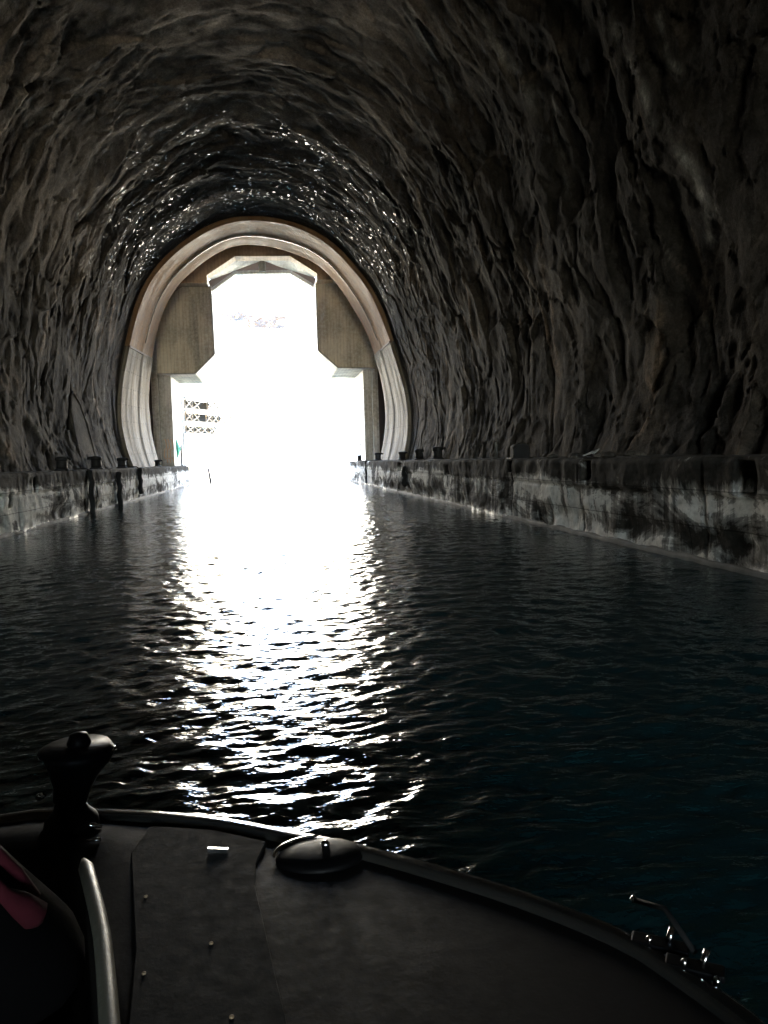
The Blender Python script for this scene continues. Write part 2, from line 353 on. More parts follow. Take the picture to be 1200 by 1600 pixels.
# ------------------------------------------------------------------ rock tunnel
def build_rock():
    ns = 560
    prof, Ls = smooth_poly(near_pts, ns, True)
    # a little wider than the ring
    nrm = profile_normals(prof); prof = prof+nrm*.18
    ys = np.concatenate([np.linspace(-48, 4, 80, endpoint=False), np.arange(4, 30, .066), np.arange(30, 38.26, .05)])  # end behind the camera left open, so unseen sky gives fill light
    S, Y = np.meshgrid(np.linspace(0, Ls, ns), ys, indexing='xy')   # rows = y
    wx = fbm(S*.16, Y*.22, 1.3, 3)*1.5; wy = fbm(S*.16+9, Y*.22, 5.1, 3)*1.4
    pm = .35+.65*sstep(-.25, .3, fbm(S*.2, Y*.28, 90, 3)); a = ridged(S*.075+wx*.10, Y*.55+wy*.75, 2.2)       # long folds running round the vault
    b = ridged(S*.16+wx*.3, Y*1.15+wy*1.1, 7.7)
    c = fbm(S*.35, Y*.45, 3.3, 3)
    e = fbm(S*2.2, Y*2.2, 4.4, 4)*(.5+np.clip(fbm(S*.3, Y*.3, 80, 2)+.5, 0, 1.2)); g2 = np.abs(fbm(S*.75, Y*.75, 77, 3))
    v = ridged(S*.6+wx, Y*.28+wy*.4, 12.2)
    grow = .55+.45*sstep(37.5, 30, Y)
    f1, e1 = facets(S*.42+wx*.35, Y*.75+wy*.35, 5, 1.1); f2, e2 = facets(S*1.25+wx*.8, Y*1.9+wy*.8, 6, 1.0); f3, e3 = facets(S*3.1+wx, Y*4.2+wy, 7, .9)
    rough_patch = .45+.8*np.clip(fbm(S*.22, Y*.25, 95, 3)+.35, 0, 1)
    d = (a**3*-.075*pm+c*.17+(f1*.11+f2*.055+f3*.022)*rough_patch+e*.02+.16)*grow
    d = d+.03*np.exp(-(e1/.035)**2)*sstep(-.1, .2, fbm(S*.3, Y*.3, 99, 2))
    d = d+np.where(v > .86, (v-.86)*-.2, 0)
    d = np.maximum(d, -.02)*sstep(38.3, 37.2, Y)+.02
    P = np.empty(S.shape+(3,))
    P[..., 0] = prof[None, :, 0]+nrm[None, :, 0]*d
    P[..., 2] = prof[None, :, 1]+nrm[None, :, 1]*d
    P[..., 1] = Y+perlin(S*.5, Y*.5, 20)*.12*sstep(38.2, 37, Y)
    rid = np.clip(sstep(.84, .99, a)*.9*sstep(-.15, .25, fbm(S*.25, Y*.25, 31, 3))+sstep(.86, .99, b)*.6*sstep(-.1, .3, fbm(S*.3, Y*.3, 37, 3)), 0, 1)
    glint = np.clip(sstep(22, 32, Y)*sstep(6.5, 11, P[..., 2])+.12*sstep(8, 11, P[..., 2])+.02, 0, 1)
    wet = np.clip(sstep(23, 33, Y)*(.35+.55*sstep(5, 10, P[..., 2]))+.85*sstep(2.5, 6, P[..., 0])*sstep(30, 22, Y)+.2*sstep(.1, .4, fbm(S*.2, Y*.2, 41, 3)), 0, 1)
    rust = np.clip(.30+.9*sstep(-.15, .5, fbm(S*.12+3, Y*.16, 51, 4)), 0, 1)*sstep(5.5, 9.5, P[..., 2]-.62*np.maximum(P[..., 0], 0))*sstep(36, 26, Y)
    # pale lime streaks on the right-hand wall, drawn in wall coordinates (arc length, distance)
    cal = np.zeros_like(S)
    cam = np.einsum('ijk,kl->ijl', P-CP, RM)   # camera space
    px = 600+F*cam[..., 0]/np.maximum(-cam[..., 2], .01); py = 800-F*cam[..., 1]/np.maximum(-cam[..., 2], .01)
    px[Y < 1] = 1e6
    for line, wd, amp in (([(955,40),(985,95),(1005,150),(1030,200),(1062,235),(1085,275),(1105,320),(1118,370)], .12, .9), ([(1030,20),(1040,80),(1058,115)], .08, .5),
                          ([(862,150),(872,230),(890,300),(908,352)], .09, .5), ([(745,5),(775,70),(800,120),(850,170)], .20, .35),
                          ([(640,20),(680,110),(705,150)], .22, .4), ([(120,150),(70,190),(30,150)], .2, .25)):
        sy = []
        for q in line:
            k = np.argmin((px-q[0])**2+(py-q[1])**2); sy.append((S.flat[k], Y.flat[k]))
        for (s0, y0), (s1, y1) in zip(sy[:-1], sy[1:]):
            ab = np.array([s1-s0, y1-y0]); l2 = max(ab@ab, 1e-6)
            tt = np.clip(((S-s0)*ab[0]+(Y-y0)*ab[1])/l2, 0, 1)
            dist = np.hypot(S-s0-tt*ab[0]+perlin(S*1.5, Y*1.5, 61)*.18, Y-y0-tt*ab[1]+perlin(S*1.5, Y*1.5, 66)*.18)
            cal = np.maximum(cal, amp*np.exp(-(dist/wd)**2)*(.55+.9*np.clip(fbm(S*2, Y*2, 71, 3), -.5, .6)))
    o = grid_mesh('rock_tunnel', P, M['rock'], None, True, False, dict(ridge=rid, wet=wet, glint=glint, rust=rust, calcite=np.clip(cal*1.5, 0, 1)))
    tag(o, 'dark rough rock tunnel vault with folded wet walls over the water', 'tunnel')
build_rock()

# ------------------------------------------------------------------ concrete lining ring
def build_ring():
    root = thing('concrete_lining_ring', 'concrete arch ring with brown crown and grey sides lining the tunnel mouth', 'arch', (0,40,1.25))
    n, m = 240, 64
    N, L = smooth_poly(near_pts, n, True); Fp, _ = smooth_poly(far_pts, n, True)
    # align both curves by angle about the tunnel axis
    nr = profile_normals(Fp)
    t = np.linspace(0, 1, n)
    zz = Fp[:, 1]
    u = np.linspace(0, 1, m)
    def surf(sel, kind):
        tt = np.where(sel)[0]
        P = np.empty((m, len(tt), 3)); arc = np.empty((m, len(tt)))
        for i, uu in enumerate(u):
            base = N[tt]*(1-uu)+Fp[tt]*uu
            if kind == 'up':
                off = -.06*sstep(.50, .56, uu)+.04*math.sin(uu*3)
            else:
                off = -.02*sstep(.16, .18, uu)-.012*sstep(.31, .315, uu)+.022*sstep(.44, .45, uu)-.06*sstep(.58, .60, uu)+.012*sstep(.69, .695, uu)-.025*sstep(.86, .87, uu)
            wob = fbm(tt*.05, uu*3, 3.0 if kind == 'up' else 8.0, 3)*.035
            base = base+nr[tt]*(off+wob)[:, None]
            P[i, :, 0] = base[:, 0]; P[i, :, 2] = base[:, 1]; P[i, :, 1] = 38+5*uu; arc[i] = t[tt]*L
        # near flange running back into the rock, far flange towards the gallery
        nf = P[0].copy(); nf[:, 0] += nr[tt, 0]*.9; nf[:, 2] += nr[tt, 1]*.9; nf[:, 1] += .05
        ff = P[-1].copy(); ff[:, 0] += nr[tt, 0]*1.2; ff[:, 2] += nr[tt, 1]*1.2
        P = np.concatenate([nf[None], P, ff[None]]); arc = np.concatenate([arc[:1], arc, arc[-1:]])
        return P, arc
    low = zz < 7.15; left = t < .5
    # a dark construction joint is left between the crown and the sides
    il = np.where(low & left)[0].max(); ir = np.where(low & ~left)[0].min()
    idx = np.arange(n)
    for nm, sel, kind, mt in (('crown', (idx >= il) & (idx <= ir), 'up', 'lin_up'), ('side', (idx <= il), 'lo', 'lin_lo'), ('side', (idx >= ir), 'lo', 'lin_lo')):
        P, arc = surf(sel, kind)
        grid_mesh(nm, P-np.array([0,40,1.25]), M[mt], root, True, False, dict(arc=arc))
    ks = np.arange(il+4, ir-3, 2)
    pts = []
    for k in ks:
        q = N[k]*.42+Fp[k]*.58-nr[k]*.03; pts.append((q[0], 38+5*.58-40, q[1]-1.25))
    MB().tube(pts, [.02]+[.05]*(len(pts)-2)+[.02], 10).build('wet_lip', M['wetlip'], root, True)  # added glossy rod, shaped to catch the crown's bright streak
    # joint plates in a dark groove
    for k in (il, ir):
        a = Vector((N[k][0], 38.0, N[k][1])); b = Vector((Fp[k][0], 43.0, Fp[k][1])); o = Vector((0,40,1.25))
        MB().bar(a-o, b-o, .10, .10).build('joint', M['gal'], root)
build_ring()

# ------------------------------------------------------------------ portal wall
def build_portal():
    root = thing('portal_wall', 'brown concrete portal wall with stepped opening onto the bright bay', 'portal', (0,0,0))
    g, _ = smooth_poly(far_pts, 80, True); c = np.array([0, 5]); g = c+(g-c)*1.13
    P = np.stack([np.stack([g[:, 0], np.full(80, y), g[:, 1]], 1) for y in (42.8, 44.0, 45.3, 46.9)])
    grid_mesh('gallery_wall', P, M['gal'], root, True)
    px = lambda D, *pp: [XZ(a, b, D) for a, b in pp]
    # lintel
    D = 45.0
    inner = px(D, (528,437), (495.5,437), (495,427), (453,400), (367,400.5), (323,430), (323.5,442), (284,442))
    zb = inner[0][1]; za = inner[-1][1]
    top = [p for p in g if p[1] > za+.4]
    outer = [(-7.4, za), (-7.4, za+.25)]+[tuple(p) for p in top[::3]]+[(7.4, za+.25), (7.4, zb)]
    MB().prism(outer+inner, D, 46.0).build('lintel', M['lintel'], root)
    # soffit slab: trapezoid at the front, gable at the back
    f_ = [W(a, b, 45.02) for a, b in ((323,430),(345,415),(367,400.5),(410,400),(453,400),(474,413),(495,427))]
    r_ = [W(a, b, 48.6) for a, b in ((328,438),(357,427),(385,416),(410,407),(440,418),(466,426),(492,434))]
    up = [v+np.array([0,0,.5]) for v in r_]; uf = [v+np.array([0,1.0,.06]) for v in f_]
    k = len(f_); vs = f_+r_+up; fs = [(i, i+1, i+k+1, i+k) for i in range(k-1)]+[(i+k, i+k+1, i+2*k+1, i+2*k) for i in range(k-1)]
    so = mesh('soffit', vs, fs, M['pale'], root); sm = so.modifiers.new('s', 'SOLIDIFY'); sm.thickness = .12; sm.offset = -1 if False else 1
    # short cheeks at both sides of the lintel opening
    for a, b in (((322,430),(323.4,449)), ((495.1,427),(496.5,446))):
        p0 = W(*a, 45.0); p1 = W(*b, 45.0)
        xx = (p0[0]+p1[0])/2; sgn = -1 if xx < 0 else 1
        MB().box((min(xx, xx+sgn*.25), 46.003, p1[2]), (max(xx, xx+sgn*.25), 49.0, p0[2])).build('cheek', M['pale'], root)
    # recessed gable wall behind the rafters
    D = 49.4
    gab = px(D, (322,440), (410,402), (497,436), (497,452), (491,448), (453,423), (367,424.5), (332,453), (322,462))
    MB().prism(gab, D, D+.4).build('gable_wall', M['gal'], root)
    D = 49.0
    pp = [Vector(W(a, b, D)) for a, b in ((331,454),(367.5,427),(453,425.5),(492,449))]
    mb = MB()
    for a, b in zip(pp[:-1], pp[1:]): mb.bar(a, b, .5, .17)
    mb.build('tie_beam', M['pale'], root, bevel=.015)
    a = W(409.5, 410, 48.8); b = W(409.5, 425, 48.8)
    MB().box((a[0]-.22, 48.55, b[2]-.02), (a[0]+.22, 48.95, a[2]+.1)).build('king_post', M['pale'], root, bevel=.015)
    # side panels, six metres deep
    for side, fr in (('left', ((286,447),(329,447),(335,553),(305,583.5),(245.5,584.5),(244,545),(243,510),(250,470))),
                     ('right', ((493.5,443),(534,443),(568,470),(582,510),(587,545),(586,575),(528,574.5),(497,547)))):
        D = 46.002
        q = px(D, *fr)
        MB().prism(q, D, 52.0).build('panel', M['panel'], root, bevel=.03)
        edge = q[1:5] if side == 'left' else [q[5], q[6], q[7], q[0]]
        mb = MB()
        for a, b in zip(edge[:-1], edge[1:]): mb.bar((a[0], D-.03, a[1]), (b[0], D-.03, b[1]), .08, .09)
        mb.build('edge_trim', M['pale'], root, bevel=.01)  # bars added to stand in for chamfers catching light
    # flank walls and pillars
    zl = XZ(249, 583, 46.6)[1]
    xl = XZ(249, 650, 46.6)[0]; xr = XZ(583, 650, 46.6)[0]
    xl0 = XZ(238.5, 650, 46.6)[0]; xr1 = XZ(592, 650, 46.6)[0]
    MB().box((xl0, 46.6, -1), (xl, 46.95, 10)).build('flank_wall', M['pillar'], root)
    MB().box((xr, 46.6, -1), (xr1, 46.95, 10)).build('flank_wall', M['pillar'], root)
    MB().box((-9, 46.97, -1), (xl0+.1, 47.2, 16)).box((xr1-.1, 46.97, -1), (9, 47.2, 16)).build('recess_wall', M['recess'], root)
    a = XZ(249, 700, 47)[0]; b = XZ(272, 700, 47)[0]
    zt = XZ(272, 585, 46.5)[1]
    MB().box((a, 47.0, 1.15), (b, 51.6, zt+.2)).build('pillar', M['pillar'], root, bevel=.04)
    a2 = XZ(570.5, 700, 47)[0]; b2 = XZ(590, 700, 47)[0]
    MB().box((a2, 47.0, 1.15), (b2, 51.6, zt+.3)).build('pillar', M['pillar'], root, bevel=.04)
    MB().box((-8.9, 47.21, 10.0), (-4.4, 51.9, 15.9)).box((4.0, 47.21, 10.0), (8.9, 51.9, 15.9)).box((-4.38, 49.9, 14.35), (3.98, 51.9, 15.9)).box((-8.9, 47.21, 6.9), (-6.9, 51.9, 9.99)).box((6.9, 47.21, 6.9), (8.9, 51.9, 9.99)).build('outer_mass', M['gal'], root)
    # faded paint marks low on the left pillar
    mb = MB(); random.seed(3)
    bx = lambda p, z: (a+(b-a)*p, 46.992, z)
    for cx in (.42, .62, .84):
        pts = [bx(cx+.11*math.cos(s*.7)*(1 if s < 9 else .6), 1.45+s*.115+.10*math.sin(s*1.3)) for s in range(14)]
        mb.tube(pts, .022, 5)
    mb.build('paint_scrawl', M['orange'], root)
    xs = b+.006
    mb = MB(); mb.tube([(xs, 48.0, 2.9), (xs, 48.25, 2.3), (xs, 48.5, 1.75)], [.02, .24, .03], 6)
    mb.build('green_paint_mark', M['green'], root)
build_portal()

# ------------------------------------------------------------------ quays
def build_quay(x, sgn, label, slots):
    root = thing('quay_wall', label, 'quay', (0,0,0))
    ys = np.arange(-20, 50.6 if sgn < 0 else 49.5, .05); zs = np.concatenate([[-.8, -.4], np.arange(-.15, QZ+.001, .035)])
    Y, Z = np.meshgrid(ys, zs, indexing='ij')
    n = fbm(Y*.5, Z*.8, 5+sgn, 4)*.05+fbm(Y*2.2, Z*2.2, 9+sgn, 4)*.032
    n = n+.06*sstep(.55, .25, Z)*sstep(-.2, .3, fbm(Y*.7, Z*.7, 14+sgn, 3))            # eroded lower course
    n = n-.035*((Z > .80) & (Z < 1.2))*sstep(-.3, .1, fbm(Y*.25, 0*Z, 21+sgn, 2))*.7        # upper course stands a little proud
    joint = np.exp(-((np.mod(Y+sgn*.7, 3.6)-1.8)/.03)**2); n = n+.018*joint
    n = n+.02*np.exp(-((Z-.80)/.025)**2)
    for (y0, y1, z0, z1, dp) in slots:
        n = np.where((Y > y0) & (Y < y1) & (Z > z0) & (Z < z1), dp, n)
    n = n*sstep(QZ+.02, QZ-.02, Z)+.03*sstep(QZ-.03, QZ, Z)
    P = np.stack([x+sgn*n, Y, Z], -1)
    grid_mesh('face', P, M['quay'], root, True, sgn > 0)
    xs = np.linspace(0, 1, 40); X2, Y2 = np.meshgrid(xs, ys[::2], indexing='ij')
    w = 8.6-abs(x)
    Pt = np.stack([x+sgn*(.03+X2*w), Y2, QZ+fbm(X2*6, Y2*.8, 33+sgn, 4)*.03*sstep(0, .05, X2)], -1)
    grid_mesh('walkway', Pt, M['quay'], root, True, sgn < 0)
    # rough footing added at the waterline to imitate its thin lit line
    ya = np.arange(-4, ys[-1]+.02, .09); k = 7
    Pf = np.empty((len(ya), k, 3)); out = .018+.025*fbm(ya*1.6, 0*ya, 44+sgn, 4)
    for j, (o, z) in enumerate(((-.1,.075),(.0,.062),(.35,.05),(.75,.032),(1,.0),(1.05,-.08),(.8,-.3))):
        Pf[:, j, 0] = x-sgn*(o*np.maximum(out, .0)); Pf[:, j, 1] = ya; Pf[:, j, 2] = z*(1+.5*fbm(ya*1.5, 0*ya+j, 47+sgn, 3))
    grid_mesh('footing', Pf, M['footing'], root, True, sgn > 0)
    e = ys[-1]
    MB().box((min(x, x+sgn*w), e-.02, -.8), (max(x, x+sgn*w), e+.06, QZ-.01)).build('end_face', M['quay'], root)
    return root
build_quay(QL, -1, 'left stone quay wall with lime-streaked face and hanging black fenders', [(15.55,15.85,.55,.85,.3),(16.2,16.5,.55,.85,.28),(18.0,18.22,.82,1.14,.25)])
build_quay(QR, 1, 'right quay wall with white lime patches and dark slots', [(11.5,11.72,.93,1.20,.3),(7.28,7.62,.86,1.2,.13),(15.55,15.8,.98,1.2,.12),(21.2,21.6,.85,1.1,.22),(29.2,29.9,.85,1.18,.22)])

# ------------------------------------------------------------------ quay furniture
def bollard(first=[None]):
    root = thing('bollard', 'x', 'bollard', (0,0,0), 'black iron bollards along both quays')
    MB().lathe([(.20,0),(.20,.03),(.17,.05),(.13,.07)], n=16).build('base_plate', M['iron'], root, True)
    MB().lathe([(.145,.05),(.14,.15),(.14,.24),(.15,.28)], n=16).build('stem', M['iron'], root, True)
    mb = MB(); mb.lathe([(.15,.26),(.168,.29),(.168,.345),(.14,.375),(.06,.385)], n=16)
    mb.tube([(.05,0,.33),(.16,0,.34),(.22,0,.325),(.235,0,.285)], [.05,.045,.038,.02], 8)
    mb.build('head', M['iron'], root, True)
    return root
B0 = bollard()
spots = [  # x, y, scale, hook direction, label
    (-5.85,22.8,1.05,0,'black bollard on left quay, nearest the camera on that side'),
    (-5.80,26.9,1.15,1,'black bollard on left quay, standing before the pointed stone panel'),
    (-5.85,31.6,1.1,0,'black bollard on left quay, at the outer foot of the lining ring'),
    (-5.75,40.6,.95,0,'black bollard on left quay, between the ring and the graffiti pillar'),
    (5.55,25.4,1.15,0,'black hooked bollard on right quay, second nearest the camera'),
    (5.60,28.9,1.1,2,'black bollard on right quay, just outside the ring foot'),
    (5.60,32.8,1.0,0,'black bollard on right quay, below the right side of the ring'),
    (5.60,40.4,1.1,0,'black bollard on right quay, at foot of the right portal pillar'),
    (5.30,46.6,.9,2,'small black bollard on right quay, farthest out beside the thin post'),
]
for i, (x, y, s, hk, lb) in enumerate(spots):
    if i == 0: r = B0
    else:
        r = B0.copy(); COL.objects.link(r)
        for ch in list(B0.children):
            c = ch.copy(); COL.objects.link(c); c.parent = r
    r.location = (x, y, QZ); r.scale = (s, s, s); r.rotation_euler = (0, 0, (0, math.pi, math.pi/2)[hk]); r['label'] = lb
# big square-shouldered mooring post on the right
r = thing('mooring_bitt', 'large dark square-shouldered mooring post on right quay with pale worn edge', 'mooring post', (5.6, 16.9, QZ))
bx = MB()
prof = [(-.19,0),(-.19,.24),(-.17,.30),(-.10,.335),(.10,.335),(.17,.30),(.19,.24),(.19,0)]
bx.prism(prof, -.13, .13).build('body', M['rubber'], r, bevel=.02)
MB().tube([(-.20,-.14,.0),(-.20,-.14,.24),(-.175,-.14,.31),(-.10,-.14,.345),(.1,-.14,.345)], .010, 6).build('worn_edge', M['steel'], r)  # steel tube added to imitate rim light on the left and top
MB().box((-.26,-.2,0),(.26,.2,.025)).build('base_plate', M['iron'], r, bevel=.005)
# thin posts
def post(x, y, h, rad, label, lean=(0,0), mat='iron', group=None, z=QZ):
    r = thing('post', label, 'post', (x, y, z), group)
    MB().tube([(0,0,0),(lean[0]*.5,lean[1]*.5,h*.5),(lean[0],lean[1],h)], [rad, rad*.95, rad*.85], 8).build('shaft', M[mat], r, True)
    MB().lathe([(rad*2.4,0),(rad*2.4,.03),(rad*1.2,.05)], n=12).build('foot', M[mat], r, True)
    return r
p = W(778, 700, 18.8); post(p[0]-.05, 18.8, .42, .045, 'short weathered grey stub post on right quay left of the mooring post', mat='footing')
post(XZ(563.5,700,48)[0], 48.0, 1.15, .035, 'thin dark post at the outer end of right quay', mat='rust')
post(XZ(284,720,48.6)[0], 48.6, 1.35, .05, 'thin dark post on left quay in front of the bright doorway', mat='iron')
q = W(330, 750, 56); r = post(q[0], 56, 1.35, .10, 'dark leaning pole standing in the water off the left quay end', (-.18,0), 'iron', z=-.3)
# hanging black fenders / chains
def fender(x, y, z0, z1, rad, label, sgn):
    r = thing('rubber_fender', label, 'fender', (x, y, z1), 'black fender strips hanging on the quay faces')
    n = 9; pts = []; rs = []
    for k in range(n):
        f = k/(n-1); pts.append((sgn*.02*math.sin(k*1.7+y), .05*math.sin(k*2.1+y), -(z1-z0)*f)); rs.append(rad*(.9+.22*abs(math.sin(k*1.9+y))))
    MB().tube(pts, rs, 8).build('strip', M['rubber'], r, True)
    MB().tube([(0,0,-.02),(-sgn*.12,0,.06),(-sgn*.45,-.05,.05)], .022, 6).build('lashing', M['rubber'], r, True)
    return r
fender(QL+.07, 23.1, -.2, 1.24, .075, 'black fender strip below the nearest left bollard, reaching into the water', 1)
fender(QL+.07, 27.2, -.1, 1.1, .085, 'black fender strip on left quay face under the bollard before the pointed panel', 1)
fender(QL+.06, 31.5, .25, 1.24, .085, 'black fender strip on left quay face beside the bright ring foot', 1)
fender(QR-.06, 28.2, .35, 1.0, .10, 'black fender lump on right quay face below the ring foot bollard', -1)
fender(QR-.05, 40.0, .1, 1.22, .06, 'thin black fender strip on right quay face near the portal pillar', -1)
# lump of pale rubbish on the right ledge
q = W(922, 706, 12.6)
mb = MB(); random.seed(5)
for k in range(5):
    mb.bar((k*.05-.12, random.uniform(-.06,.06), .02+.012*k), (k*.05-.02, random.uniform(-.06,.06), .05+.02*k), .05, .02)
o = mb.build('scrap', M['white'], None); o.location = (q[0], 12.6, QZ+.02); tag(o, 'small crumpled white scrap lying on the right quay ledge', 'litter')
mb = MB()
for k in range(26):
    rr = random.uniform(.05,.14); mb.lathe([(rr*.5,0),(rr,rr*.35),(rr*.8,rr*.7),(rr*.2,rr*.9)], (random.gauss(0,.45), random.gauss(0,.6), -.02), 7)
o = mb.build('rubble', M['rock'], None); o.location = (5.9, 13.4, QZ); tag(o, 'heap of loose dark stones against the rock on right quay', 'rubble', kind='stuff')
# pale niche in the left wall
r = thing('wall_niche', 'pointed grey stone panel set in the left rock wall beside the ring', 'niche', (-6.80, 30.6, QZ))
pts = [(-1.0,0),(-1.05,1.3),(-.85,2.1),(-.45,2.65),(-.05,2.85),(.45,2.45),(.8,1.7),(.95,.9),(1.0,0)]
vs = [(.04*math.sin(y*2)-.17*z, y, z) for y, z in pts]; vb = [(-.75-.17*z, y*1.02, z) for y, z in pts]; n = len(pts)
mesh('slab', vs+vb, [tuple(range(n))]+[(i, i+n, (i+1)%n+n, (i+1)%n) for i in range(n)], M['rock'], r)
MB().tube([(.04*math.sin(y*2)-.17*z-.03, y*1.05, z*1.02) for y, z in pts], [.05,.07,.06,.08,.07,.06,.08,.06,.05], 7).build('broken_rim', M['rock'], r, True)

# ------------------------------------------------------------------ lattice gate outside
def build_gate():
    a = np.array(W(290, 660, 58)); dirv = np.array([2.0, 4.4, 0]); dirv /= np.linalg.norm(dirv)
    r = thing('lattice_gate', 'rusty three-tier lattice framework standing outside at left beyond the pillar', 'framework', (a[0], 58, 0))
    ztop = W(288, 606, 58)[2]
    MB().box((-.42, -.2, -.5), (-.08, .2, ztop)).build('gate_post', M['pale'], r, bevel=.02)
    for y0, y1, ln in ((622, 637.5, 6.5), (642.5, 657.5, 9.0), (664, 676.5, 7.5)):
        z1 = W(290, y0, 58)[2]; z0 = W(290, y1, 58)[2]
        mb = MB(); d = Vector(dirv)
        nrm = Vector((dirv[1], -dirv[0], 0))
        bays = int(ln/1.0)
        for off in (0,):
            o = -nrm*off
            mb.bar(Vector((0,0,z1))+o, d*ln+Vector((0,0,z1))+o, .09, .09); mb.bar(Vector((0,0,z0))+o, d*ln+Vector((0,0,z0))+o, .09, .09)
            for k in range(bays):
                if random.random() < .12: continue
                p0 = d*(ln*k/bays)+o; p1 = d*(ln*(k+1)/bays)+o; up = Vector((0,0,z1)); dn = Vector((0,0,z0))
                mb.bar(p0+dn, p1+up*random.uniform(.95, 1), .10, .10); mb.bar(p0+up, p1+dn, random.uniform(.05, .12), .10); mb.bar(p0+dn, p0+up, .08, .08)
        mb.build('girder', M['rust'], r)
        bk = MB(); bo = -nrm*.62
        bk.bar(bo+Vector((0,0,(z0+z1)/2)), d*ln*.72+bo+Vector((0,0,(z0+z1)/2)), .03, (z1-z0)*.96); bk.build('backing', M['gate'], r)  # added dark sheet stands for the shaded inside behind the lattice
        c = MB().box((0,0,0),(ln,.62,.10)).build('deck_board', M['pale'], r); ang = math.atan2(dirv[1], dirv[0]); c.rotation_euler = (0,0,ang); c.location = (0, 0, z1+.05)  # cover added over each tier to shade its inside
build_gate()

# ------------------------------------------------------------------ hills
def build_hills():
    xs = np.linspace(-260, 260, 150); ys = np.concatenate([np.linspace(105, 200, 80), np.linspace(205, 420, 40)])
    X, Y = np.meshgrid(xs, ys, indexing='ij')
    base = (Y-112)*.62
    Z = np.where(base < 0, base*.6, base)*(1+.25*fbm(X*.012, Y*.012, 2, 3))+fbm(X*.05, Y*.05, 4, 4)*4*sstep(108, 130, Y)+fbm(X*.3, Y*.3, 6, 3)*.6*sstep(108, 120, Y)
    Z = 95*(1-np.exp(-np.maximum(Z, -3)/95)); Z[:, 0] = -4
    o = grid_mesh('hillside', np.stack([X, Y, Z], -1), M['hill'], None, True, True); o['kind'] = 'structure'; o['label'] = 'sunlit pale rocky slope across the bay'
    # headland that the tunnel is cut through
    th = np.linspace(0, math.pi, 40); yy = np.linspace(-48, 47.2, 30)
    T, Y2 = np.meshgrid(th, yy, indexing='xy')
    rr = 17+fbm(T*2, Y2*.12, 8, 4)*.8
    P = np.stack([-np.cos(T)*rr*1.9, Y2, np.sin(T)*rr*2.1-3], -1)  # unseen shell, open at the rear for fill, heightened to shade the lattice
    h = grid_mesh('headland', P, M['hill'], None, True); h['kind'] = 'structure'; h['label'] = 'rocky headland the tunnel runs through'
    # face of the headland round the portal
    MB().box((-34,47.3,-3),(-8.6,48.3,10)).box((8.6,47.3,-3),(34,48.3,10)).box((-24,47.3,10),(-8.6,48.3,14.5)).box((8.6,47.3,10),(24,48.3,22)).box((-24,47.3,16),(8.59,48.3,22)).box((-16,47.31,22),(16,48.2,29)).build('cliff_face', M['hill'], h)
    bm = bmesh.new(); bm.from_mesh(o.data)
    from mathutils.bvhtree import BVHTree
    bvh = BVHTree.FromBMesh(bm); bm.free()
    random.seed(21)
    def bush(px, py, s, name, label):
        d = Vector(ray(px, py)).normalized(); hit = bvh.ray_cast(Vector(CP), d)[0]
        if hit is None: return
        mb = MB(); s *= 1.25
        for k in range(190):
            v = Vector((random.gauss(0,1), random.gauss(0,.7), random.gauss(0,.55)))*s*.55
            v.z = abs(v.z)
            a = Vector((random.uniform(-1,1), random.uniform(-1,1), random.uniform(-1,1))).normalized()*s*.22; b = a.cross(Vector((random.random(), random.random(), 1))).normalized()*s*.16
            mb.add([v-a, v+b, v+a, v-b], [(0,1,2,3)])
        ob = mesh(name, mb.v, mb.f, M['leaf']); ob.location = hit
        tag(ob, label, 'bush', 'scrub bushes on the far slope')
    for px_, py_, s, lb in ((352,478,1.6,'dry scrub bush on the far slope, upper left in the opening'), (376,482,1.2,'small dry bush just right of the upper left bush'),
                            (370,500,2.0,'larger brown bush below the two upper left bushes'), (416,512,2.6,'lowest wide brown bush in the middle of the slope'),
                            (474,454,2.2,'high yellowish bush at the upper right of the opening'), (463,488,1.8,'brown bush on right of the slope near the panel edge'),
                            (438,499,.9,'tiny bush between the middle and right bushes'), (394,497,.8,'tiny bush between the left and middle bushes')):
        bush(px_, py_, s, 'scrub_bush', lb)
build_hills()

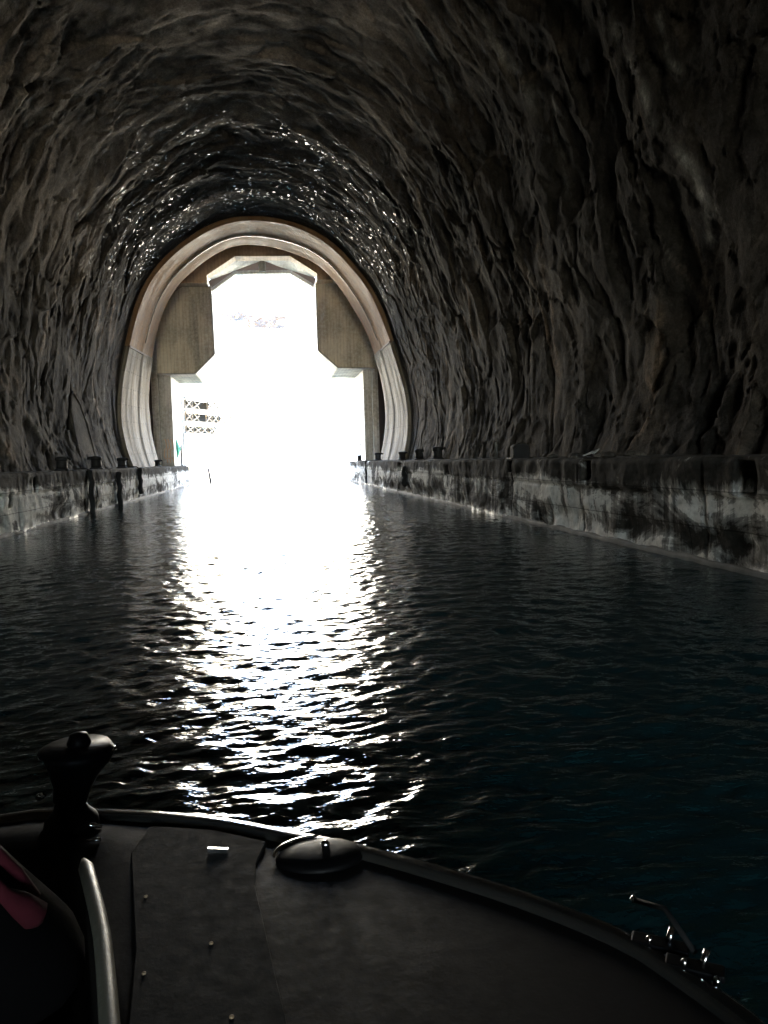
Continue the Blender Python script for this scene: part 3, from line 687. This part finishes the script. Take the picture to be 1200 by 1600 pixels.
# ------------------------------------------------------------------ water
def build_water():
    f = .0042; yn = [.45]
    while yn[-1] < 58: yn.append(yn[-1]+max(.008, yn[-1]*f))
    yn = np.array(yn)
    ys = np.concatenate([[-60,-30,-15,-8,-4,-2,-1,-.4,0,.25], yn, np.geomspace(yn[-1]*1.02, 130, 60), [200, 420, 900]])
    xi = np.arange(-5.5, 5.3, .021)
    xs = np.concatenate([-np.geomspace(900, 5.7, 40), xi, np.geomspace(5.5, 900, 40)])
    X, Y = np.meshgrid(xs, ys, indexing='ij')
    rng = np.random.default_rng(5)
    wpx = X+perlin(X*.35, Y*.35, 3)*.5; wpy = Y+perlin(X*.3, Y*.3, 8)*.7+X*X*.006
    Z = np.zeros_like(X); dist = np.hypot(X, np.maximum(Y, .4)); sp = np.maximum(.008, dist*f)
    patch = .75+.5*np.clip(fbm(X*.22, Y*.16, 15, 3), -.9, .9)
    for k in range(90):
        lam = float(np.exp(rng.uniform(math.log(.05), math.log(.6))))
        ang = rng.normal(0, .95)+(0 if rng.random() < .75 else math.pi*.0+rng.choice([-.9, .9]))
        kx, ky = 2*math.pi/lam*math.sin(ang), 2*math.pi/lam*math.cos(ang)
        slope = .0235*(lam/.2)**(-.05 if lam < .2 else -.75)
        amp = slope*lam/(2*math.pi)
        fade = sstep(2.4, 5.0, lam/np.maximum(sp*abs(math.cos(ang)), .021*abs(math.sin(ang))))
        ph = rng.uniform(0, 6.28)
        q = np.sin(kx*wpx+ky*wpy+ph)
        Z += amp*fade*(q+.25*np.cos(2*(kx*wpx+ky*wpy+ph)))*patch
    Z *= sstep(57.5, 48, Y)*sstep(40, 8, np.abs(X))
    # ring ripples spreading beside the bow
    for cx, cy, A in ((.1, 3.2, .005), (-.6, 2.6, .004)):
        rr = np.hypot(X-cx, Y-cy); Z += A*np.sin(rr*26)*np.exp(-rr*1.1)
    o = grid_mesh('water', np.stack([X, Y, Z], -1), M['water'], None, True, True)
    o['kind'] = 'structure'; o['label'] = 'dark rippled sea water filling the channel'
build_water()

# ------------------------------------------------------------------ boat
BZ = .55; CX = -.56
def build_boat():
    root = thing('motorboat', 'dark blunt-bowed motorboat in the foreground with thin bright gunwale edge and bow cockpit', 'boat', (CX, 0, 0))
    st = [Wz(*p, BZ)[:2] for p in ((130,1266),(250,1271),(350,1281),(440,1298),(560,1322),(700,1360),(850,1408),(1000,1470),(1100,1535),(1190,1600))]
    st = [(CX, 1.805)]+[tuple(p) for p in st]+[(.67,.6),(.70,.1),(.72,-.8),(.70,-2.6)]
    half, _ = smooth_poly(st, 90)
    trans = np.stack([np.linspace(.70, CX, 12)[1:], np.full(11, -2.62)], 1)
    half = np.concatenate([half, trans]); n1 = len(half)
    mirror = half[::-1].copy(); mirror[:, 0] = 2*CX-mirror[:, 0]
    out = np.concatenate([half, mirror[1:-1]])
    ck = [(CX,1.62),(-.47,1.61),(-.405,1.55),(-.34,1.32),(-.265,1.07),(-.19,.86),(-.06,.66),(.2,.45),(.38,.2),(.44,-.4),(.44,-2.1)]
    chalf, _ = smooth_poly(ck, 90); ct = np.stack([np.linspace(.44, CX, 12)[1:], np.full(11, -2.15)], 1)
    chalf = np.concatenate([chalf, ct]); cm = chalf[::-1].copy(); cm[:, 0] = 2*CX-cm[:, 0]
    cock = np.concatenate([chalf, cm[1:-1]])
    tg = np.roll(out, -1, 0)-np.roll(out, 1, 0); tg /= np.linalg.norm(tg, axis=1)[:, None]; inn = np.stack([tg[:, 1], -tg[:, 0]], 1)
    if ((out[5]+inn[5]*.1)[1]) > out[5][1]: inn = -inn
    def loops(lst):
        return np.stack([np.concatenate([out+inn*o - np.array([CX, 0]), np.full((len(out), 1), z)], 1) for o, z in lst])
    grid_mesh('hull', loops([(.55,-.42),(.30,-.25),(.10,.0),(.035,.25),(.012,.44),(.0,.50),(.0,.528)]), M['hull'], root, True, closed=True)
    grid_mesh('gunwale', loops([(-.004,.524),(-.012,.535),(-.012,.545),(-.004,.5535),(.006,.557),(.024,.5595),(.034,.558),(.041,.548)]), M['lip'], root, True, closed=True)
    D = []
    for f in np.linspace(0, 1, 14):
        a = out+inn*.036; p = a*(1-f)+cock*f - np.array([CX, 0])
        D.append(np.concatenate([p, np.full((len(out), 1), .546+.010*math.sin(f*math.pi))], 1))
    D.append(np.concatenate([cock-np.array([CX,0]), np.full((len(out),1), .12)], 1))
    grid_mesh('deck', np.stack(D), M['gel_dark'], root, True, closed=True)
    fl = [(x-CX, y) for x, y in cock]
    MB().prismz(fl, .10, .125).build('cockpit_floor', M['gel_dark'], root)
    # padded coaming along the starboard edge of the bow cockpit
    pts = [Wz(px_, py_, BZ+.02) for px_, py_ in ((130,1338),(134,1350),(142,1380),(151,1415),(159,1455),(164,1500),(168,1550),(172,1610),(176,1700))]; pts = [(p[0]-CX, p[1], BZ+.012) for p in pts]
    MB().tube(pts, [.005]+[.014]*(len(pts)-2)+[.008], 12).build('coaming', M['coam'], root, True)
    # raised panel whose greyer colour stands in for the lit deck side
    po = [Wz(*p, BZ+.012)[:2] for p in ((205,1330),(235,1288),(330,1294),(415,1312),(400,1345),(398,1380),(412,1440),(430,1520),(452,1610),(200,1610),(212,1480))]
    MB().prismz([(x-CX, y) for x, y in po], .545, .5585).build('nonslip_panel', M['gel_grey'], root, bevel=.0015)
    # oval black deck cap with bright rim
    c = Wz(500, 1340, BZ); mb = MB()
    mb.lathe([(.085,.0),(.087,.008),(.078,.015),(.05,.020),(.012,.021)], (c[0]-CX, c[1], BZ-.004), 28, 1.0, .72); mb.build('deck_cap', M['black'], root, True)
    a0 = [(c[0]-CX+.090*math.cos(t), c[1]+.066*math.sin(t), BZ+.012) for t in np.linspace(R(88), R(185), 14)]
    MB().tube(a0, [.001]+[.0035]*12+[.001], 6).build('cap_rim', M['steel'], root, True)
    MB().lathe([(.008,0),(.009,.008),(.004,.013)], (c[0]-CX+.012, c[1]+.01, BZ+.016), 10).build('cap_knob', M['steel'], root, True)
    # small bright badge strip on the deck
    c = Wz(325, 1329, BZ+.012); e = Wz(356, 1331, BZ+.012); x0, x1, y0 = c[0]-CX, e[0]-CX, c[1]
    MB().add([(x0,y0-.004,.556),(x1,y0-.004,.556),(x1,y0+.004,.556),(x0,y0+.004,.556),(x0,y0-.004,.5685),(x1,y0-.004,.5632),(x1,y0+.004,.5619),(x0,y0+.004,.5672)],
             [(3,2,1,0),(4,5,6,7),(0,1,5,4),(1,2,6,5),(2,3,7,6),(3,0,4,7)]).build('deck_strip', M['steel'], root)
    # black flared bow post with round head
    c = Wz(112, 1292, BZ); b = (c[0]-CX, c[1], BZ)
    MB().lathe([(.06,-.01),(.055,.02),(.036,.04),(.028,.07)], b, 20).build('bow_post_base', M['black'], root, True)
    mb = MB(); mb.tube([(b[0],b[1],BZ+.06),(b[0]+.005,b[1],BZ+.085),(b[0]+.012,b[1],BZ+.125),(b[0]+.018,b[1],BZ+.155),(b[0]+.02,b[1],BZ+.168),(b[0]+.02,b[1],BZ+.18)], [.036,.037,.053,.071,.080,.069], 20)
    mb.build('bow_post', M['black'], root, True)
    MB().lathe([(.022,0),(.026,.012),(.018,.03),(.004,.034)], (b[0]+.025, b[1], BZ+.175), 12).build('bow_post_knob', M['black'], root, True)
    for sx in (-1, 1):
        MB().tube([(b[0]+.02+sx*.072, b[1]-.02, BZ+.162),(b[0]+.02+sx*.079, b[1], BZ+.167),(b[0]+.02+sx*.07, b[1]+.025, BZ+.167)], [.002,.005,.002], 6).build('bow_post_clip', M['steel'], root, True)
    MB().tube([(b[0]-.055,b[1]-.03,BZ+.085),(b[0]-.04,b[1]-.045,BZ+.095)], [.008,.006], 8).build('bow_post_bolt', M['steel'], root, True)
    c = Wz(122, 1278, BZ+.03); MB().tube([(c[0]-CX-.008,c[1]+.03,BZ+.035),(c[0]-CX+.008,c[1],BZ+.015),(c[0]-CX+.05,c[1]-.005,BZ+.008)], [.004,.009,.003], 8).build('bow_shackle', M['steel'], root, True)
    c = Wz(150, 1319, BZ); MB().tube([(c[0]-CX-.02,c[1]+.005,BZ+.008),(c[0]-CX+.01,c[1]-.002,BZ+.010)], [.002,.004], 8).build('deck_bolt', M['steel'], root, True)
    for k, p in enumerate(((330,1473),(362,1588),(228,1400),(225,1520))):
        c = Wz(*p, BZ+.01); MB().lathe([(.0035,0),(.0035,.002),(.001,.003)], (c[0]-CX, c[1], .5582), 8).build('deck_screw', M['rust'], root, True)
    # two cleats with bright pins on the starboard gunwale
    for k, (p, q) in enumerate((((1014,1475),(1043,1476)), ((1069,1511),(1097,1512)))):
        a = Wz(*p, BZ+.005); d = Wz(*q, BZ+.005)
        mb = MB(); mb.bar((a[0]-CX-.02,a[1]+.02,BZ+.004),(d[0]-CX+.025,d[1]-.02,BZ+.004),.03,.012); o = mb.build('cleat', M['black'], root, bevel=.003)
        MB().lathe([(.003,0),(.005,.004),(.005,.010),(.0015,.014)], (a[0]-CX,a[1],BZ+.005), 10).build('cleat_knob', M['steel'], o, True)
        MB().tube([(d[0]-CX,d[1],BZ+.006),(d[0]-CX+.012,d[1]+.006,BZ+.028)], [.0052,.0052], 10).build('cleat_pin', M['steel'], o, True)
    c = Wz(1120,1537,BZ); MB().lathe([(.006,0),(.006,.008),(.002,.011)], (c[0]-CX,c[1],BZ), 10).build('deck_bolt', M['steel'], root, True)
    a = Wz(1085,1480,BZ+.02); e = Wz(990,1406,BZ+.02)
    o = MB().tube([(a[0]-CX,a[1],BZ+.012),((a[0]+e[0])/2-CX+.01,(a[1]+e[1])/2+.01,BZ+.035),(e[0]-CX,e[1],BZ+.02)], .005, 8).build('side_rod', M['rubber'], root, True)
    MB().lathe([(.003,-.006),(.007,0),(.003,.006)], (e[0]-CX,e[1],BZ+.021), 10).build('rod_tip', M['steel'], o, True)
    # seat in the bow cockpit
    MB().box((-.42,.35,.12),(.22,.86,.56)).build('seat', M['coam'], root, bevel=.03)
    return root
build_boat()

# ------------------------------------------------------------------ person at the left
def skin_obj(name, joints, edges, mat, parent, sub=2):
    me = bpy.data.meshes.new(name); me.from_pydata([j[0] for j in joints], edges, []); me.update()
    o = link(name, me, mat, parent)
    m = o.modifiers.new('skin', 'SKIN'); m.use_smooth_shade = True
    for i, j in enumerate(joints):
        sv = me.skin_vertices[0].data[i]; sv.radius = (j[1], j[2] if len(j) > 2 else j[1])
    me.skin_vertices[0].data[0].use_root = True
    s = o.modifiers.new('sub', 'SUBSURF'); s.levels = sub; s.render_levels = sub
    return o
def build_person():
    O = Vector((-.562, .66, .565))
    root = thing('person', 'person in dark clothes with crimson trim sitting at the left in the boat', 'person', O)
    def chain(js, es, start, pts):
        prev = start
        for p in pts:
            js.append(p); es.append((prev, len(js)-1)); prev = len(js)-1
        return prev
    def hand(js, es, w, dirv, side):
        d = Vector(dirv).normalized(); s = d.cross(Vector((0,0,1))).normalized()*side
        palm = chain(js, es, w, [(Vector(js[w][0])+d*.05, .032, .016), (Vector(js[w][0])+d*.085, .034, .015)])
        base = Vector(js[palm][0])
        for k, ln in enumerate((.068, .078, .072, .056)):
            b = base+s*(.026-.0175*k)+d*.012
            chain(js, es, palm, [(b, .0095), (b+d*ln*.5+Vector((0,0,-.008)), .0085), (b+d*ln*.9+Vector((0,0,-.026)), .0075)])
        t = Vector(js[w][0])+d*.035
        chain(js, es, w+1, [(t+s*.038, .011), (t+s*.055+d*.03, .0095), (t+s*.056+d*.055+Vector((0,0,-.01)), .008)])
    # body: pelvis, spine, neck, head, arms with hands, legs with feet
    js = [(Vector((0,0,.11)), .13, .10)]; es = []
    ch = chain(js, es, 0, [(Vector((0,.0,.25)), .115, .085), (Vector((.0,.02,.42)), .135, .095), (Vector((0,.03,.54)), .10, .075)])
    nk = chain(js, es, ch, [(Vector((0,.045,.62)), .05), (Vector((0,.06,.68)), .055, .06), (Vector((0,.07,.75)), .073, .085), (Vector((0,.07,.82)), .068, .08), (Vector((0,.06,.865)), .035)])
    wr = {}
    for sg in (1, -1):
        el = chain(js, es, ch, [(Vector((sg*.15,.03,.53)), .052), (Vector((sg*.255,.05,.38)), .044), (Vector((sg*.31,.12,.27)), .038)])
        w = chain(js, es, el, [(Vector((sg*.22,.26,.19)), .031), (Vector((sg*.13,.33,.15)), .024)])
        hand(js, es, w, (-sg*.25, .9, -.12), -sg)
        hp = chain(js, es, 0, [(Vector((sg*.10,.08,.10)), .088), (Vector((sg*.12,.28,.115)), .072), (Vector((sg*.13,.45,.11)), .058)])
        chain(js, es, hp, [(Vector((sg*.13,.47,-.05)), .05), (Vector((sg*.13,.46,-.20)), .036), (Vector((sg*.13,.47,-.235)), .035), (Vector((sg*.13,.58,-.25)), .028)])
    body = skin_obj('body', js, es, M['skin'], root)
    # face details
    hd = Vector((0,.07,.75))
    mb = MB(); mb.tube([hd+Vector((0,.075,.03)), hd+Vector((0,.10,-.01)), hd+Vector((0,.08,-.02))], [.008,.014,.008], 8); mb.build('nose', M['skin'], root, True)
    for sg in (1, -1):
        MB().lathe([(.002,-.012),(.012,0),(.002,.012)], hd+Vector((sg*.03,.072,.03)), 10).build('eye', M['white'], root, True)
        MB().tube([hd+Vector((sg*.07,0,.03)), hd+Vector((sg*.082,-.008,.01)), hd+Vector((sg*.072,0,-.025))], [.008,.013,.007], 8).build('ear', M['skin'], root, True)
    MB().tube([hd+Vector((-.022,.078,-.045)), hd+Vector((0,.085,-.047)), hd+Vector((.022,.078,-.045))], [.003,.006,.003], 8).build('mouth', M['red'], root, True)
    skin_obj('hair', [(Vector((0,.055,.885)), .06, .065), (Vector((0,.04,.835)), .10, .105), (Vector((0,.015,.77)), .095, .085), (Vector((0,.005,.70)), .075, .06), (Vector((0,.01,.66)), .05, .04)], [(0,1),(1,2),(2,3),(3,4)], M['hair'], root)
    # jacket over torso and arms, trousers over the legs
    J = [(Vector((0,0,.10)), .175, .125), (Vector((0,0,.25)), .150, .110), (Vector((0,.02,.42)), .165, .118), (Vector((0,.03,.545)), .118, .09), (Vector((0,.042,.60)), .066)]
    E = [(0,1),(1,2),(2,3),(3,4)]
    for sg in (1, -1):
        chain(J, E, 3, [(Vector((sg*.155,.03,.53)), .072), (Vector((sg*.26,.05,.38)), .064), (Vector((sg*.315,.12,.265)), .06), (Vector((sg*.225,.25,.19)), .048), (Vector((sg*.14,.32,.155)), .042)])
    jk = skin_obj('jacket', J, E, M['cloth'], root)
    bpy.context.view_layer.update(); je = jk.evaluated_get(bpy.context.evaluated_depsgraph_get())
    T = [(Vector((0,0,.09)), .16, .115)]; E = []
    for sg in (1, -1):
        chain(T, E, 0, [(Vector((sg*.10,.08,.10)), .105), (Vector((sg*.12,.28,.115)), .088), (Vector((sg*.13,.45,.11)), .074), (Vector((sg*.13,.47,-.05)), .066), (Vector((sg*.13,.46,-.19)), .055)])
    skin_obj('trousers', T, E, M['cloth'], root)
    # crimson trim running round the right sleeve and white shoulder patch
    def at(px, py, D):                      # a point on the sleeve nearest to where the trim is seen
        ok, loc, nor, _ = je.closest_point_on_mesh(Vector(W(px, py, D))-O)
        return loc+nor*.002
    MB().tube([at(8,1275,.70), at(40,1300,.71), at(58,1345,.72), at(76,1392,.73)], [.003,.006,.006,.004], 8).build('sleeve_piping', M['red'], root, True)
    MB().tube([at(20,1362,.68), at(55,1390,.68), at(85,1408,.69), at(108,1425,.70), at(115,1440,.70)], [.003,.007,.012,.014,.006], 8).build('cuff_trim', M['red'], root, True)
build_person()

# ------------------------------------------------------------------ light, sky, camera
SUN_EL, SUN_AZ = 58, 205      # azimuth measured clockwise from +Y: the sun stands behind the headland
wd = bpy.data.worlds.new('World'); SC.world = wd; wd.use_nodes = True
nt = wd.node_tree; bg = nt.nodes['Background']; sky = nt.nodes.new('ShaderNodeTexSky'); sky.sky_type = 'NISHITA'; sky.sun_disc = False
sky.sun_elevation = R(SUN_EL); sky.sun_rotation = R(SUN_AZ); nt.links.new(sky.outputs[0], bg.inputs[0]); bg.inputs[1].default_value = .12
sl = bpy.data.lights.new('sun', 'SUN'); sl.energy = 5; sl.angle = R(.5); sl.color = (1, .95, .87)
so = bpy.data.objects.new('sun', sl); COL.objects.link(so)
sd = Vector((math.sin(R(SUN_AZ))*math.cos(R(SUN_EL)), math.cos(R(SUN_AZ))*math.cos(R(SUN_EL)), math.sin(R(SUN_EL))))
so.rotation_euler = sd.to_track_quat('Z', 'Y').to_euler(); so.location = (0, -20, 60)

cam = bpy.data.cameras.new('camera'); co = bpy.data.objects.new('camera', cam); COL.objects.link(co)
cam.sensor_width = 36; cam.lens = 36*F/1600; cam.clip_end = 3000; cam.clip_start = .02
mm = Matrix([list(RM[0]), list(RM[1]), list(RM[2])]).to_4x4(); mm.translation = Vector(CP); co.matrix_world = mm
SC.camera = co
vm = bpy.data.materials.new('damp_air'); vm.use_nodes = True; vt = vm.node_tree
vt.nodes.remove(vt.nodes['Principled BSDF']); pv = vt.nodes.new('ShaderNodeVolumePrincipled')
pv.inputs['Color'].default_value = (.96,.92,.85,1); pv.inputs['Density'].default_value = .0007; pv.inputs['Anisotropy'].default_value = .75  # added haze imitates lens glare round the opening
vt.links.new(pv.outputs[0], vt.nodes['Material Output'].inputs['Volume'])
hz = MB().box((-920,-62,-6),(920,920,130)).build('haze', vm); hz['kind'] = 'stuff'; hz['label'] = 'damp hazy air in and beyond the tunnel'

vs = SC.view_settings; vs.view_transform = 'Standard'; vs.look = 'None'; vs.gamma = 1; vs.exposure = 6.15
cy = SC.cycles
cy.max_bounces = 10; cy.diffuse_bounces = 6; cy.glossy_bounces = 6; cy.caustics_reflective = True; cy.blur_glossy = .6; cy.sample_clamp_indirect = 0
cy.use_guiding = True; cy.use_surface_guiding = True; cy.guiding_training_samples = 64
cy.use_adaptive_sampling = False; cy.use_denoising = True; cy.denoiser = 'OPENIMAGEDENOISE'
